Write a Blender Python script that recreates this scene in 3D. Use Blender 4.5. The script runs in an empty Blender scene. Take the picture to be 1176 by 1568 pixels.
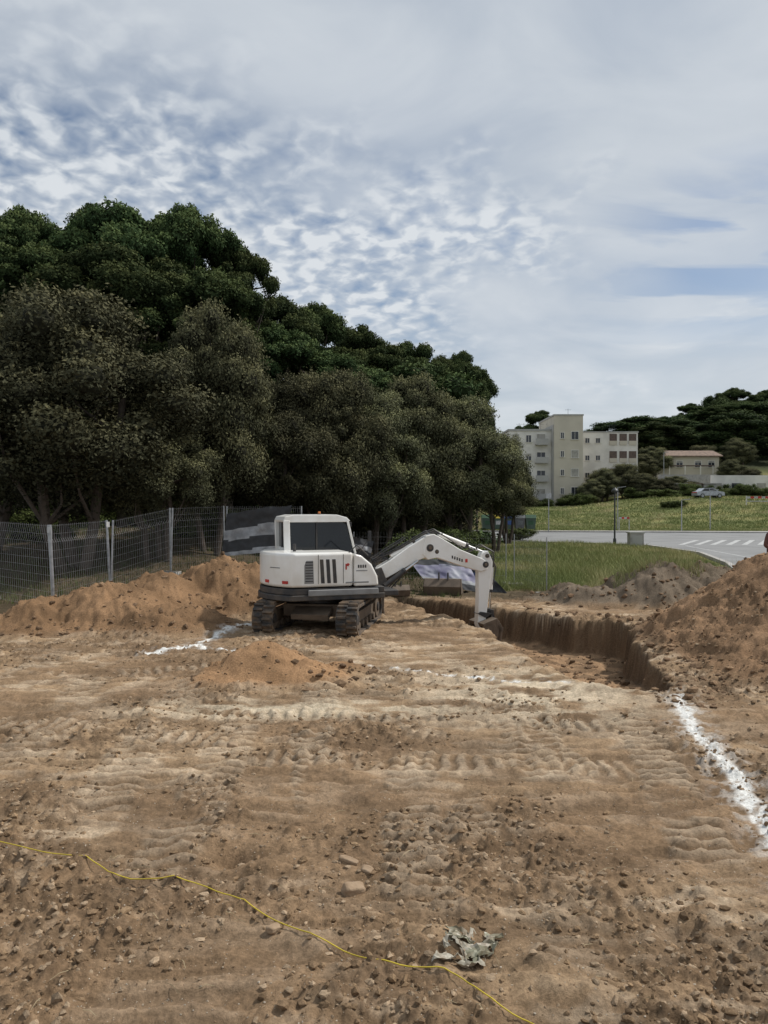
import bpy, math, numpy as np, random
from mathutils import Vector, Matrix
random.seed(5); R_=np.random.RandomState
S=bpy.context.scene
S.view_settings.view_transform='Standard'; S.view_settings.look='None'; S.view_settings.exposure=0
C=bpy.context.collection
# ---------------------------------------------------------------- noise
_rs=R_(11); _T=_rs.rand(1<<16)
def vnoise(x,y,seed=0):
    xi=np.floor(x).astype(np.int64); yi=np.floor(y).astype(np.int64)
    fx=x-xi; fy=y-yi
    fx=fx*fx*fx*(fx*(fx*6-15)+10); fy=fy*fy*fy*(fy*(fy*6-15)+10)
    def h(a,b): 
        k=(a*374761393+b*668265263+seed*974634777)&0xffffffff
        k=((k^(k>>13))*1274126177)&0xffffffff
        return _T[(k^(k>>16))&0xffff]
    a=h(xi,yi);b=h(xi+1,yi);c=h(xi,yi+1);d=h(xi+1,yi+1)
    return a+(b-a)*fx+(c-a)*fy+(a-b-c+d)*fx*fy
def fbm(x,y,o=4,seed=0,g=0.5):
    s=0;a=1;t=0
    for i in range(o):
        an=.5+i*1.1+seed*.37; ca,sa=math.cos(an),math.sin(an)   # rotate octaves: no grid alignment
        s=s+a*vnoise((x*ca-y*sa)*(2.03**i)+i*7.3,(x*sa+y*ca)*(2.03**i)-i*3.1,seed+i); t+=a; a*=g
    return s/t
def sst(a,b,x):
    t=np.clip((x-a)/(b-a),0,1); return t*t*(3-2*t)
# ---------------------------------------------------------------- materials
def newmat(name):
    m=bpy.data.materials.new(name); m.use_nodes=True
    return m,m.node_tree,m.node_tree.nodes['Principled BSDF']
def mat(name,col,rough=0.6,metal=0,var=0.15,scale=4,bump=0.0,bscale=30,spec=0.5,dirt=None,coat=0):
    m,nt,b=newmat(name)
    tc=nt.nodes.new('ShaderNodeTexCoord')
    n=nt.nodes.new('ShaderNodeTexNoise'); n.inputs['Scale'].default_value=scale; n.inputs['Detail'].default_value=6
    nt.links.new(tc.outputs['Object'],n.inputs['Vector'])
    mx=nt.nodes.new('ShaderNodeMix'); mx.data_type='RGBA'
    c2=dirt if dirt else tuple(c*(1-var*2) for c in col)
    mx.inputs[6].default_value=(*c2,1); mx.inputs[7].default_value=(*col,1)
    mr=nt.nodes.new('ShaderNodeMapRange'); mr.inputs[1].default_value=0.35; mr.inputs[2].default_value=0.6
    nt.links.new(n.outputs[0],mr.inputs[0])
    if dirt: mr.inputs[3].default_value=1-var*2
    nt.links.new(mr.outputs[0],mx.inputs[0]); nt.links.new(mx.outputs[2],b.inputs['Base Color'])
    b.inputs['Roughness'].default_value=rough; b.inputs['Metallic'].default_value=metal
    b.inputs['Specular IOR Level'].default_value=spec; b.inputs['Coat Weight'].default_value=coat
    if bump>0:
        n2=nt.nodes.new('ShaderNodeTexNoise'); n2.inputs['Scale'].default_value=bscale; n2.inputs['Detail'].default_value=5
        nt.links.new(tc.outputs['Object'],n2.inputs['Vector'])
        bp=nt.nodes.new('ShaderNodeBump'); bp.inputs['Strength'].default_value=bump; bp.inputs['Distance'].default_value=0.02
        nt.links.new(n2.outputs[0],bp.inputs['Height']); nt.links.new(bp.outputs[0],b.inputs['Normal'])
    return m
def leafmat(name,c1,c2,c3,lo=.75,hi=1.25,hue=.0):
    m,nt,b=newmat(name)
    at=nt.nodes.new('ShaderNodeAttribute'); at.attribute_name='tint'
    r=nt.nodes.new('ShaderNodeValToRGB'); r.color_ramp.elements[0].color=(*c1,1); r.color_ramp.elements[1].color=(*c3,1)
    e=r.color_ramp.elements.new(0.5); e.color=(*c2,1)
    nt.links.new(at.outputs['Fac'],r.inputs[0]); 
    oi=nt.nodes.new('ShaderNodeObjectInfo'); mr=nt.nodes.new('ShaderNodeMapRange'); mr.inputs[3].default_value=lo; mr.inputs[4].default_value=hi
    nt.links.new(oi.outputs['Random'],mr.inputs[0])
    hs=nt.nodes.new('ShaderNodeHueSaturation'); nt.links.new(mr.outputs[0],hs.inputs['Value']); nt.links.new(r.outputs[0],hs.inputs['Color'])
    if hue:
        m2=nt.nodes.new('ShaderNodeMapRange'); m2.inputs[3].default_value=.5-hue; m2.inputs[4].default_value=.5+hue
        nt.links.new(oi.outputs['Random'],m2.inputs[0]); nt.links.new(m2.outputs[0],hs.inputs['Hue'])
    nt.links.new(hs.outputs[0],b.inputs['Base Color'])
    b.inputs['Roughness'].default_value=0.8; b.inputs['Specular IOR Level'].default_value=0.06
    return m
# ---------------------------------------------------------------- mesh helpers
def np_mesh(name,V,F,mats,smooth=False,attr=None,col=None,mi=None):
    V=np.asarray(V,dtype=np.float32); F=np.asarray(F,dtype=np.int32); k=F.shape[1]
    me=bpy.data.meshes.new(name); me.vertices.add(len(V)); me.vertices.foreach_set('co',V.ravel())
    me.loops.add(F.size); me.loops.foreach_set('vertex_index',F.ravel())
    me.polygons.add(len(F)); me.polygons.foreach_set('loop_start',np.arange(0,F.size,k,dtype=np.int32))
    if mi is not None: me.polygons.foreach_set('material_index',np.asarray(mi,dtype=np.int32))
    me.update(calc_edges=True)
    me.polygons.foreach_set('use_smooth',np.full(len(F),smooth))
    if attr is not None:
        a=me.attributes.new('tint','FLOAT','POINT'); a.data.foreach_set('value',np.asarray(attr,dtype=np.float32))
    if col is not None:
        a=me.attributes.new('soil','FLOAT_COLOR','POINT'); a.data.foreach_set('color',np.asarray(col,dtype=np.float32).ravel())
    for m in (mats if isinstance(mats,list) else [mats]): me.materials.append(m)
    return me
def link(name,me,parent=None,loc=(0,0,0),rot=(0,0,0),scale=(1,1,1)):
    o=bpy.data.objects.new(name,me); C.objects.link(o); o.location=loc; o.rotation_euler=rot; o.scale=scale
    if parent: o.parent=parent
    return o
def empty(name,loc=(0,0,0),rot=(0,0,0)):
    o=bpy.data.objects.new(name,None); C.objects.link(o); o.location=loc; o.rotation_euler=rot; o.empty_display_size=0.3; return o
class MB:
    def __init__(s): s.v=[];s.f=[];s.m=[];s.mats=[]
    def mi(s,m):
        if m not in s.mats: s.mats.append(m)
        return s.mats.index(m)
    def add(s,v,f,m):
        b=len(s.v); s.v+= [tuple(p) for p in v]; k=s.mi(m)
        for q in f: s.f.append([b+i for i in q]); s.m.append(k)
    def box(s,c,d,m,rot=None):
        c=Vector(c); vs=[]
        for x in(-.5,.5):
            for y in(-.5,.5):
                for z in(-.5,.5):
                    p=Vector((x*d[0],y*d[1],z*d[2]))
                    if rot is not None: p=rot@p
                    vs.append(c+p)
        s.add(vs,[(0,1,3,2),(4,6,7,5),(0,4,5,1),(2,3,7,6),(0,2,6,4),(1,5,7,3)],m)
    def bar(s,p0,p1,w,h,m,up=(0,0,1)):
        p0=Vector(p0);p1=Vector(p1);d=p1-p0;L=d.length;d.normalize();u=Vector(up)
        r=d.cross(u)
        if r.length<1e-4: r=d.cross(Vector((0,1,0)))
        r.normalize();u=r.cross(d)
        M=Matrix((d,r,u)).transposed(); s.box((p0+p1)/2,(L,w,h),m,M)
    def prism(s,pts,a,b,m,plane='xz'):
        n=len(pts)
        def P(p,t): return (p[0],t,p[1]) if plane=='xz' else ((p[0],p[1],t) if plane=='xy' else (t,p[0],p[1]))
        v=[P(p,a) for p in pts]+[P(p,b) for p in pts]
        f=[tuple(range(n)),tuple(range(2*n-1,n-1,-1))]+[(i,i+n,(i+1)%n+n,(i+1)%n) for i in range(n)]
        s.add(v,f,m)
    def cyl(s,p0,p1,r0,r1,n,m,cap=True):
        p0=Vector(p0);p1=Vector(p1);d=(p1-p0).normalized()
        u=d.orthogonal().normalized();w=d.cross(u);v=[]
        for p,r in((p0,r0),(p1,r1)):
            for i in range(n):
                a=2*math.pi*i/n; v.append(p+(u*math.cos(a)+w*math.sin(a))*r)
        f=[(i,(i+1)%n,(i+1)%n+n,i+n) for i in range(n)]
        if cap: f+=[tuple(range(n-1,-1,-1)),tuple(range(n,2*n))]
        s.add(v,f,m)
    def tube(s,pts,rs,n,m):
        for i in range(len(pts)-1): s.cyl(pts[i],pts[i+1],rs[i],rs[i+1],n,m,cap=True)
    def obj(s,name,parent=None,loc=(0,0,0),rot=(0,0,0),bevel=0,seg=2,smooth=False):
        me=bpy.data.meshes.new(name); me.from_pydata(s.v,[],s.f)
        for m in s.mats: me.materials.append(m)
        me.polygons.foreach_set('material_index',s.m)
        import bmesh
        bm=bmesh.new(); bm.from_mesh(me); bmesh.ops.recalc_face_normals(bm,faces=bm.faces); bm.to_mesh(me); bm.free()
        o=link(name,me,parent,loc,rot)
        if smooth: 
            for p in me.polygons: p.use_smooth=True
        if bevel:
            b=o.modifiers.new('b','BEVEL'); b.width=bevel; b.segments=seg; b.limit_method='ANGLE'; b.angle_limit=math.radians(35)
            for p in me.polygons: p.use_smooth=True
            try: b.harden_normals=True
            except: pass
        return o
# ---------------------------------------------------------------- terrain
PIT=np.array([(0.1,21.0),(0.9,19.2),(2.2,16.4),(2.5,13),(2.70,11.35),(3.2,10.8),(4.0,10.65),(5.3,16.9),(0.5,21.9)])
def polysd(x,y,P):
    d=np.full(x.shape,1e9); ins=np.zeros(x.shape,bool); n=len(P)
    for i in range(n):
        ax,ay=P[i];bx,by=P[(i+1)%n]
        ex,ey=bx-ax,by-ay; t=np.clip(((x-ax)*ex+(y-ay)*ey)/(ex*ex+ey*ey),0,1)
        d=np.minimum(d,np.hypot(x-ax-ex*t,y-ay-ey*t))
        c=((ay>y)!=(by>y))&(x<(bx-ax)*(y-ay)/(by-ay+1e-12)+ax); ins^=c
    return np.where(ins,-d,d)
def pile(x,y,cx,cy,rx,ry,h,rot=0):
    c,s_=math.cos(rot),math.sin(rot); u=((x-cx)*c+(y-cy)*s_)/rx; v=(-(x-cx)*s_+(y-cy)*c)/ry
    r=np.sqrt(u*u+v*v+0.02); t=np.clip(1-r,0,1); return h*np.where(t<0.15,t*t/0.3,t-0.075)*1.15
MND=[(-6.2,17.1,2.3,2.0,1.0),(-7.3,16.4,1.7,1.6,.62),(-4.1,19.6,2.8,2.2,1.45),(-5.2,18.4,2.1,1.9,1.05),(-2.8,20.8,2.3,2.0,1.25),(-4.6,16.4,1.9,1.6,.5),(-8.4,15.9,1.6,1.2,.3)]
MNR=[(8.7,14.4,4.2,3.9,2.5),(6.8,13.5,2.3,3.2,1.0),(9.7,11.4,3.6,2.6,1.7),(5.8,12.2,1.3,2.0,.32),(7.2,11.0,2.2,1.5,.6)]
MNG=[(7.5,21.2,2.3,2.0,1.15),(9.0,21.6,2.2,2.0,1.1),(5.7,21.2,2.3,1.7,.55),(10.6,20.5,2.5,2,.75)]
MNS=[(-1.85,11.75,1.15,1.05,.62),(-1.2,11.5,1.0,.8,.34),(-2.3,11.3,.8,.7,.24),(-.7,12.0,.7,.6,.18)]
def mset(x,y,L): 
    h=np.zeros_like(x)
    for m in L: h=np.maximum(h,pile(x,y,*m))
    return h
BANDS=[(-.75,6.6,-1.0,12.5,.05,1),(-2.6,6.4,-2.9,12.0,.04,.7),(1.15,5.2,2.1,10.6,-.03,1),(2.45,5.6,3.2,10.6,-.02,1),(0.05,5.0,.6,11.5,.03,.8),
 (-3.9,7.5,-4.6,13.5,.02,.7),(-5.6,8.5,-5.8,14,.03,.7),(.9,3.2,1.25,5.2,.02,.4),(2.1,3.2,2.3,5.6,.02,.4),(-6.5,9.8,-1.6,8.6,.03,.8),(-6.2,11.4,-2.6,12.4,-.03,.8),(1.6,11.0,0.9,15.0,.03,.9),(.3,11.3,-.3,15.0,.03,.9),(-2.5,9.8,2.8,9.2,.04,.8),(-1.4,8.0,2.6,7.7,.03,.7),
 (-1.55,5.2,-1.7,9.5,-.03,.7),(1.9,7.4,1.2,10.8,.05,.9),(.55,5.8,1.5,8.8,.02,.7)]
CHALK=[[(3.95,10.3),(3.55,8.8),(3.38,7.4),(3.12,6.2),(2.9,5.2)],[(-4.15,13.5),(-3.6,14.2),(-3.25,15.9),(-2.75,17.4)],[(-3.65,14.35),(-2.3,13.4)],[(-.6,12.6),(.33,12.15),(1.77,11.5),(2.6,11.15)],[(-2.75,17.4),(-1.9,19.2)]]
def pdist(x,y,P):
    d=np.full(x.shape,1e9)
    for (ax,ay),(bx,by) in zip(P[:-1],P[1:]):
        ex,ey=bx-ax,by-ay; t=np.clip(((x-ax)*ex+(y-ay)*ey)/(ex*ex+ey*ey),0,1)
        d=np.minimum(d,np.hypot(x-ax-ex*t,y-ay-ey*t))
    return d
def far_z(x,y):
    z=4.0*sst(80,118,y)*(0.58+0.42*sst(24,45,x))+14*sst(120,205,y)
    left=sst(-2,-9,x)*sst(19,34,y)*1.6*(1-sst(60,100,y))
    return z+left
def terrain(x,y,full=False):
    near=1-sst(23,28,y)
    wx=x+0.3*(fbm(x*1.3,y*1.3,2,50)-.5); wy=y+0.3*(fbm(x*1.3,y*1.3,2,60)-.5)
    h=0.08*(fbm(x*.35,y*.35,2,1)-.5)
    m1=fbm(wx*2.0,wy*2.0,3,3)-.5
    rid=1-np.abs(2*vnoise(wx*.9+3,wy*5.0,9)-1); rid=.6*rid+.4*(1-np.abs(2*vnoise(wx*1.9+wy*.5,wy*10.5-wx*.8,19)-1))
    h+=0.055*m1+0.080*(rid-.75)
    lump=fbm(x*6,y*6,3,15); patch=sst(.42,.62,fbm(x*.7,y*.7,3,33))
    h+=(.07+.12*patch)*np.clip(lump-.54,0,1)-.06*np.clip(.38-lump,0,1)
    lump2=fbm(x*17,y*17,2,25)
    h+=(0.020+0.09*patch)*np.clip(lump2-.50,0,1)
    h+=0.013*(fbm(x*40,y*40,2,35)-.5)
    tread=np.zeros_like(x); tp=np.zeros_like(x); breakup=fbm(x*1.5+4,y*1.5,3,44)
    for (ax,ay,bx,by,k,a) in BANDS:
        ex,ey=bx-ax,by-ay; L=math.hypot(ex,ey); ex/=L;ey/=L
        t=(x-ax)*ex+(y-ay)*ey; s=-(x-ax)*ey+(y-ay)*ex + k*(t-L/2)**2*0.6 + .05*(m1)
        mk=sst(.29,.21,np.abs(s))*sst(-.1,.3,t)*sst(L+.1,L-.3,t)*a*sst(.35,.50,breakup)
        p=np.sin(2*np.pi*(t+0.03*np.sin(s*12))/0.18+m1*4.0); p=sst(-.8,.5,p)
        up=mk>tread; tp=np.where(up,p,tp); tread=np.where(up,mk,tread)
        h=h*(1-.55*mk)+mk*(-.036+.048*p*(.4+1.2*lump))
    for (cx,cy,r,d) in [(-1.15,5.75,.16,-.12),(-.35,6.7,.2,-.05),(1.85,4.75,.14,-.07),(2.15,4.6,.12,-.06),(-2.6,6.6,.14,-.08),(.85,4.35,.2,.06),(1.0,4.15,.18,.05),(-.9,5.4,.2,.05),(.35,4.5,.2,.05),(-1.4,5.95,.25,.05),(2.4,5.6,.15,-.06),(.6,6.9,.2,-.05),(1.3,3.7,.2,.05),(-.3,3.8,.2,.04),(.2,3.9,.16,.05)]:
        h+=d*np.exp(-((x-cx)**2+(y-cy)**2)/(r*r*.8))*(.5+lump)
    h*=near
    L1=mset(x,y,MND);L2=mset(x,y,MNR);L3=mset(x,y,MNG);L4=mset(x,y,MNS)
    mm=np.maximum(np.maximum(L1,L2),np.maximum(L3,L4))
    on=sst(.02,.3,mm)
    mn=(fbm(wx*1.4,wy*1.4,4,71)-.5)*.50+(fbm(x*8,y*8,3,75)-.5)*.09+.10*np.clip(fbm(x*5,y*5,3,78)-.52,0,1)*2
    h=h+mm+on*mn*np.where(L4>=mm,.3,1)
    sd=polysd(wx,wy,PIT)+.20*(fbm(x*2.5,y*2.5,3,81)-.5)+.12*(fbm(x*7,y*7,2,82)-.5)
    fl=-0.78+.50*sst(15.5,11.0,y)+.10*(fbm(x*1.8,y*1.8,3,85)-.5)+.07*np.clip(fbm(x*6,y*6,3,88)-.5,0,1)*2
    fl=fl+.22*np.exp(np.minimum(sd,0)/.22)*fbm(x*1.5,y*1.5,2,89)
    pit=sst(0.02,-.15,sd)
    h=h+.10*np.exp(-((sd-.25)/.2)**2)*near*fbm(x*4,y*4,2,5)
    h=h*(1-pit)+fl*pit
    h=h+far_z(x,y)
    h=h+(fbm(x*.4,y*.4,3,91)-.5)*.35*sst(84,95,y)
    if not full: return h
    ch=np.zeros_like(x); nn=fbm(x*9,y*9,4,97); n16=fbm(x*16,y*16,3,98); wob=.10*(fbm(x*3,y*3,2,95)-.5)
    for i,P in enumerate(CHALK):
        d=pdist(x+wob,y,P); w=(.085,.065,.06,.04,.04)[i]
        ch=np.maximum(ch,sst(w*1.5,w*.4,d-(nn-.5)*.14)*sst(.36,.52,n16+(.12,0.18,.16,.02,-.05)[i]))
        ch=np.maximum(ch,.35*sst(w*5,w,d)*sst(.5,.65,nn))
    ch*= (1-pit)
    return h,dict(L1=L1,L2=L2,L3=L3,L4=L4,pit=pit,sd=sd,tread=tread,tp=tp,lump=lump,lump2=lump2,m1=m1,rid=rid,patch=patch,chalk=ch,near=near)
rows=[-1.0]
while rows[-1]<30: 
    y=rows[-1]; rows.append(y+max(.013,.0038*(y+.2)))
while rows[-1]<900: rows.append(rows[-1]*1.022)
Y1=np.array(rows); U=np.linspace(-.92,.92,1050)
YY,UU=np.meshgrid(Y1,U,indexing='ij'); XX=UU*(YY+2.6)
Z,D=terrain(XX,YY,True)
def lerp(a,b,t): return a+(b-a)*t[...,None]
def col(*c): return np.array(c,dtype=float)
n1=fbm(XX*.5,YY*.5,3,101);n2=fbm(XX*2.6,YY*5,4,103);n3=fbm(XX*14,YY*14,2,105)
c=np.zeros(XX.shape+(3,))+col(.345,.238,.143)
c=lerp(c,col(.53,.41,.285),sst(.46,.64,n2)*.8)
c=lerp(c,col(.24,.155,.09),sst(.46,.66,n1)*.65)
c=lerp(c,col(.18,.118,.07),sst(.50,.68,fbm(XX*1.2,YY*1.9,3,109))*.7)
c=lerp(c,col(.15,.098,.058),D['patch']*sst(.45,.62,D['lump2'])*.65)
c=lerp(c,col(.17,.113,.067),sst(.80,.42,D['rid'])*.6)
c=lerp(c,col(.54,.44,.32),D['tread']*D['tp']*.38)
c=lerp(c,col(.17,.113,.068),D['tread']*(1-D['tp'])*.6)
pd=np.exp(-(((XX-2.1)/1.5)**2+((YY-10.7)/1.3)**2)); c=lerp(c,col(.66,.55,.40),pd*sst(.30,.55,n2)*.9)
pd=np.exp(-(((XX+1.2)/1.8)**2+((YY-9.9)/.4)**2)); c=lerp(c,col(.62,.53,.39),pd*sst(.35,.6,n2)*.8)
c*=(.80+.40*n3)[...,None]
for k,cc,w in(('L1',(.235,.143,.078),1),('L2',(.245,.153,.088),1),('L3',(.16,.125,.09),1),('L4',(.31,.185,.098),1)):
    q=np.array(cc)[None,None,:]*(.55+.9*fbm(XX*2.0,YY*2.0,4,120))[...,None]
    t=sst(.01,.14,D[k]+.06*(n2-.5))*w; c=c*(1-t[...,None])+q*t[...,None]
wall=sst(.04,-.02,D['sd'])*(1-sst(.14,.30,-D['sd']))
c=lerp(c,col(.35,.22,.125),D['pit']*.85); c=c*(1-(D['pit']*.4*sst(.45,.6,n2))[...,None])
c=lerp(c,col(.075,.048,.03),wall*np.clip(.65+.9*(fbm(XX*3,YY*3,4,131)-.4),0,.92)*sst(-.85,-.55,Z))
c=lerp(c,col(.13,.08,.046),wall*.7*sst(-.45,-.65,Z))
c=lerp(c,col(.76,.75,.71),D['chalk'])
gb=XX/(YY+1e-3)
gr=sst(22.5,24.5,YY+2.5*(n1-.5)+.5*np.clip(XX-9,0,9))*sst(.105,.15,gb+.03*(n2-.5))
gcol=col(.13,.145,.055)[None,None,:]*(.7+.7*fbm(XX*.7,YY*.7,4,140))[...,None]
gcol=gcol+col(.12,.085,.04)[None,None,:]*sst(.45,.65,fbm(XX*.25,YY*.6,4,143))[...,None]
c=c*(1-gr[...,None])+gcol*gr[...,None]
c=lerp(c,col(.035,.04,.02),sst(150,165,YY))
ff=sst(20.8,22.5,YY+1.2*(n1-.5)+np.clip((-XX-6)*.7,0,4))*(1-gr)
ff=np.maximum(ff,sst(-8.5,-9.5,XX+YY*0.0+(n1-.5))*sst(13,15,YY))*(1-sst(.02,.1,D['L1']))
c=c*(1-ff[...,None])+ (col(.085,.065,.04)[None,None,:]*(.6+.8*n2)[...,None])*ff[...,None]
COL=np.concatenate([c,np.ones(XX.shape)[...,None]],-1).reshape(-1,4)
V=np.stack([XX,YY,Z],-1).reshape(-1,3)
nr,nc=XX.shape; idx=np.arange(nr*nc).reshape(nr,nc)
F=np.stack([idx[:-1,:-1],idx[:-1,1:],idx[1:,1:],idx[1:,:-1]],-1).reshape(-1,4)
m,nt,b=newmat('soil_mat')
at=nt.nodes.new('ShaderNodeAttribute'); at.attribute_name='soil'
tc=nt.nodes.new('ShaderNodeTexCoord')
n=nt.nodes.new('ShaderNodeTexNoise'); n.inputs['Scale'].default_value=34; n.inputs['Detail'].default_value=8; n.inputs['Roughness'].default_value=.75
nt.links.new(tc.outputs['Object'],n.inputs['Vector'])
mr=nt.nodes.new('ShaderNodeMapRange'); mr.inputs[1].default_value=.32; mr.inputs[2].default_value=.68; mr.inputs[3].default_value=.62; mr.inputs[4].default_value=1.34
nt.links.new(n.outputs[0],mr.inputs[0])
vm=nt.nodes.new('ShaderNodeVectorMath'); vm.operation='SCALE'; nt.links.new(at.outputs['Color'],vm.inputs[0]); nt.links.new(mr.outputs[0],vm.inputs['Scale'])
nt.links.new(vm.outputs[0],b.inputs['Base Color']); b.inputs['Roughness'].default_value=.95; b.inputs['Specular IOR Level'].default_value=.1
bp=nt.nodes.new('ShaderNodeBump'); bp.inputs['Strength'].default_value=.9; bp.inputs['Distance'].default_value=.02
nt.links.new(n.outputs[0],bp.inputs['Height']); nt.links.new(bp.outputs[0],b.inputs['Normal'])
SOIL=m
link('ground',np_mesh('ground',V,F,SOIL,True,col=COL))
def gz(x,y): return float(terrain(np.array([float(x)]),np.array([float(y)]))[0])
# ---------------------------------------------------------------- clods & pebbles
import bmesh
def ico(sub):
    bm=bmesh.new(); bmesh.ops.create_icosphere(bm,subdivisions=sub,radius=1)
    v=np.array([p.co[:] for p in bm.verts]); f=np.array([[q.index for q in p.verts] for p in bm.faces]); bm.free(); return v,f
def scatter_clods(name,P,size,colr,seed,sub=1):
    rs=R_(seed); v,f=ico(sub); n=len(P)
    h=terrain(P[:,0],P[:,1])
    jit=1+.7*(rs.rand(n,len(v),1)-.5)
    VV=v[None]*jit*size[:,None,None]*(rs.rand(n,1,3)*.7+.55)
    a=rs.rand(n)*6.28; ca,sa=np.cos(a)[:,None],np.sin(a)[:,None]
    x=VV[...,0]*ca-VV[...,1]*sa; y=VV[...,0]*sa+VV[...,1]*ca
    W=np.stack([x+P[:,0:1],y+P[:,1:2],VV[...,2]*.7+h[:,None]+size[:,None]*.08],-1).reshape(-1,3)
    FF=(f[None]+np.arange(n)[:,None,None]*len(v)).reshape(-1,3)
    cc=np.array(colr)[rs.randint(0,len(colr),n)]*(.7+.6*rs.rand(n,1))
    CC=np.repeat(np.concatenate([cc,np.ones((n,1))],1),len(v),0)
    link(name,np_mesh(name,W,FF,SOIL,False,col=CC))
rs=R_(3)
n=52000; y=2.2+14*rs.rand(n)**1.5; x=(rs.rand(n)*2-1)*.62*(y+1)
pt=fbm(x*.7,y*.7,3,33); keep=pt>.36+.24*rs.rand(n); P=np.stack([x,y],1)[keep]; P=P[terrain(P[:,0],P[:,1])>-.12]
scatter_clods('soil_clods',P,.004+.030*rs.rand(len(P))**3.6,[(.28,.19,.112),(.22,.148,.088),(.38,.28,.185)],4)
n=9000; y=2.2+5*rs.rand(n); x=(rs.rand(n)*2-1)*.62*(y+1)
scatter_clods('pebbles',np.stack([x,y],1),.003+.005*rs.rand(n)**2,[(.42,.34,.25),(.3,.2,.12),(.5,.43,.34)],6)
n=16000; x=rs.rand(n)*19-9; y=9.5+13*rs.rand(n)
mm=np.maximum(np.maximum(mset(x,y,MND),mset(x,y,MNR)),np.maximum(mset(x,y,MNG),mset(x,y,MNS)))
sd=polysd(x,y,PIT); k=((mm>.02)&(rs.rand(n)<.55*np.where(mm<.35,1,.5)))|((sd>0.02)&(sd<.9)&(x>3.6))|((sd<-.1)&(rs.rand(n)<.5))
P=np.stack([x,y],1)[k]; scatter_clods('mound_clods',P,.015+.065*rs.rand(len(P))**3.5,[(.20,.13,.08),(.16,.105,.065),(.25,.165,.10)],8)
rs=R_(17); mb=MB(); STR=mat('straw',(.42,.34,.2),.8)
for i in range(260):
    y=2.6+9*rs.rand()**1.3; x=(rs.rand()*2-1)*.55*(y+.5); a=rs.rand()*6.28; L=.04+.11*rs.rand()
    z=gz(x,y)+.010; dx,dy=math.cos(a)*L/2,math.sin(a)*L/2
    mb.tube([(x-dx,y-dy,z+.0),(x,y+.006,z+.012),(x+dx,y+dy,z+.004)],[.0016,.0018,.001],3,STR)
mb.obj('dry_straw')
# ---------------------------------------------------------------- small foreground things
YEL=mat('yellow_string',(.62,.47,.04),.6)
sp=[(-4.4,6.3),(-2.9,5.83),(-2.14,5.5),(-1.75,5.3),(-1.13,5.15),(-.78,4.86),(-.34,4.57),(.044,4.34),(.37,4.25),(.59,4.0),(.79,3.86),(1.1,3.4),(1.3,2.6)]
cu=bpy.data.curves.new('guide_string','CURVE'); cu.dimensions='3D'; cu.bevel_depth=.0038; cu.bevel_resolution=1
pts=[]
for i in range(len(sp)-1):
    p0=sp[max(i-1,0)];p1=sp[i];p2=sp[i+1];p3=sp[min(i+2,len(sp)-1)]
    for t in np.arange(0,1,.125):
        q=[.5*((2*p1[k])+(-p0[k]+p2[k])*t+(2*p0[k]-5*p1[k]+4*p2[k]-p3[k])*t*t+(-p0[k]+3*p1[k]-3*p2[k]+p3[k])*t**3) for k in(0,1)]
        pts.append(q)
A=np.array(pts); hz=terrain(A[:,0],A[:,1]); hm=np.maximum(hz,np.maximum(np.roll(hz,1),np.roll(hz,-1))); hz=np.maximum(hz,np.convolve(np.pad(hm,2,'edge'),np.ones(5)/5,'valid'))+.008
s=cu.splines.new('POLY'); s.points.add(len(A)-1)
for i,p in enumerate(A): s.points[i].co=(p[0],p[1],hz[i],1)
cu.materials.append(YEL); o=bpy.data.objects.new('guide_string',cu); C.objects.link(o)
def rock(name,x,y,sx,sy,sz,rot,m,seed):
    v,f=ico(3)
    v=v/np.maximum(np.abs(v).max(1,keepdims=True),.72)*.8
    k=.85+.3*fbm(v[:,0]*2+seed,v[:,1]*2+v[:,2]*3,3,seed); v=v*k[:,None]*np.array([sx,sy,sz])
    link(name,np_mesh(name,v,f,m,True),None,(x,y,gz(x,y)+sz*.45),(.15,.2,rot))
STONE=mat('stone',(.36,.26,.17),.95,bump=.6,bscale=30,scale=9,dirt=(.26,.175,.105),var=.4)
rock('broken_brick',-.21,5.25,.10,.055,.05,.5,STONE,2)
rock('stone',-.26,5.62,.09,.03,.02,-.3,STONE,3)
rock('stone',-.12,5.5,.05,.04,.02,-.4,STONE,5)
rock('stone',-1.65,8.35,.07,.05,.045,.4,STONE,9)
rock('stone',2.85,4.25,.04,.03,.02,1,STONE,12)
rock('stone',-.68,4.72,.06,.035,.025,1,STONE,14)
g=34; u,v=np.meshgrid(np.linspace(-1,1,g),np.linspace(-1,1,g)); rad=.7+.5*fbm(u*2+5,v*2,2,7)
cx,cy=.50,4.5; x=cx+u*.16*rad+.05*(fbm(u*2,v*2,2,9)-.5)*3+.06*v; y=cy+v*.16*rad
z=terrain(x.ravel(),y.ravel()).reshape(x.shape)+.006+.10*np.abs(fbm(u*3.2,v*3.2,3,13)-.5)+.04*np.abs(fbm(u*8,v*8,2,14)-.5)
PL=mat('dirty_plastic',(.36,.33,.26),.5,dirt=(.24,.18,.12),var=.4,scale=14,bump=.3)
PL2=mat('dirty_plastic_dark',(.23,.225,.155),.45,dirt=(.24,.18,.11),var=.4,scale=14)  # darker, greener plastic tone, laid in random patches
ii=np.arange(g*g).reshape(g,g); FF=np.stack([ii[:-1,:-1],ii[:-1,1:],ii[1:,1:],ii[1:,:-1]],-1).reshape(-1,4)
mi=(fbm(u*1.6+3,v*1.6,2,19)[:-1,:-1].ravel()>.48).astype(int); kk=fbm(u*3,v*3+7,2,29)[:-1,:-1].ravel()<.62
link('crumpled_plastic_sheet',np_mesh('cp',np.stack([x,y,z],-1).reshape(-1,3),FF[kk],[PL,PL2],False,mi=mi[kk]))
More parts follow.
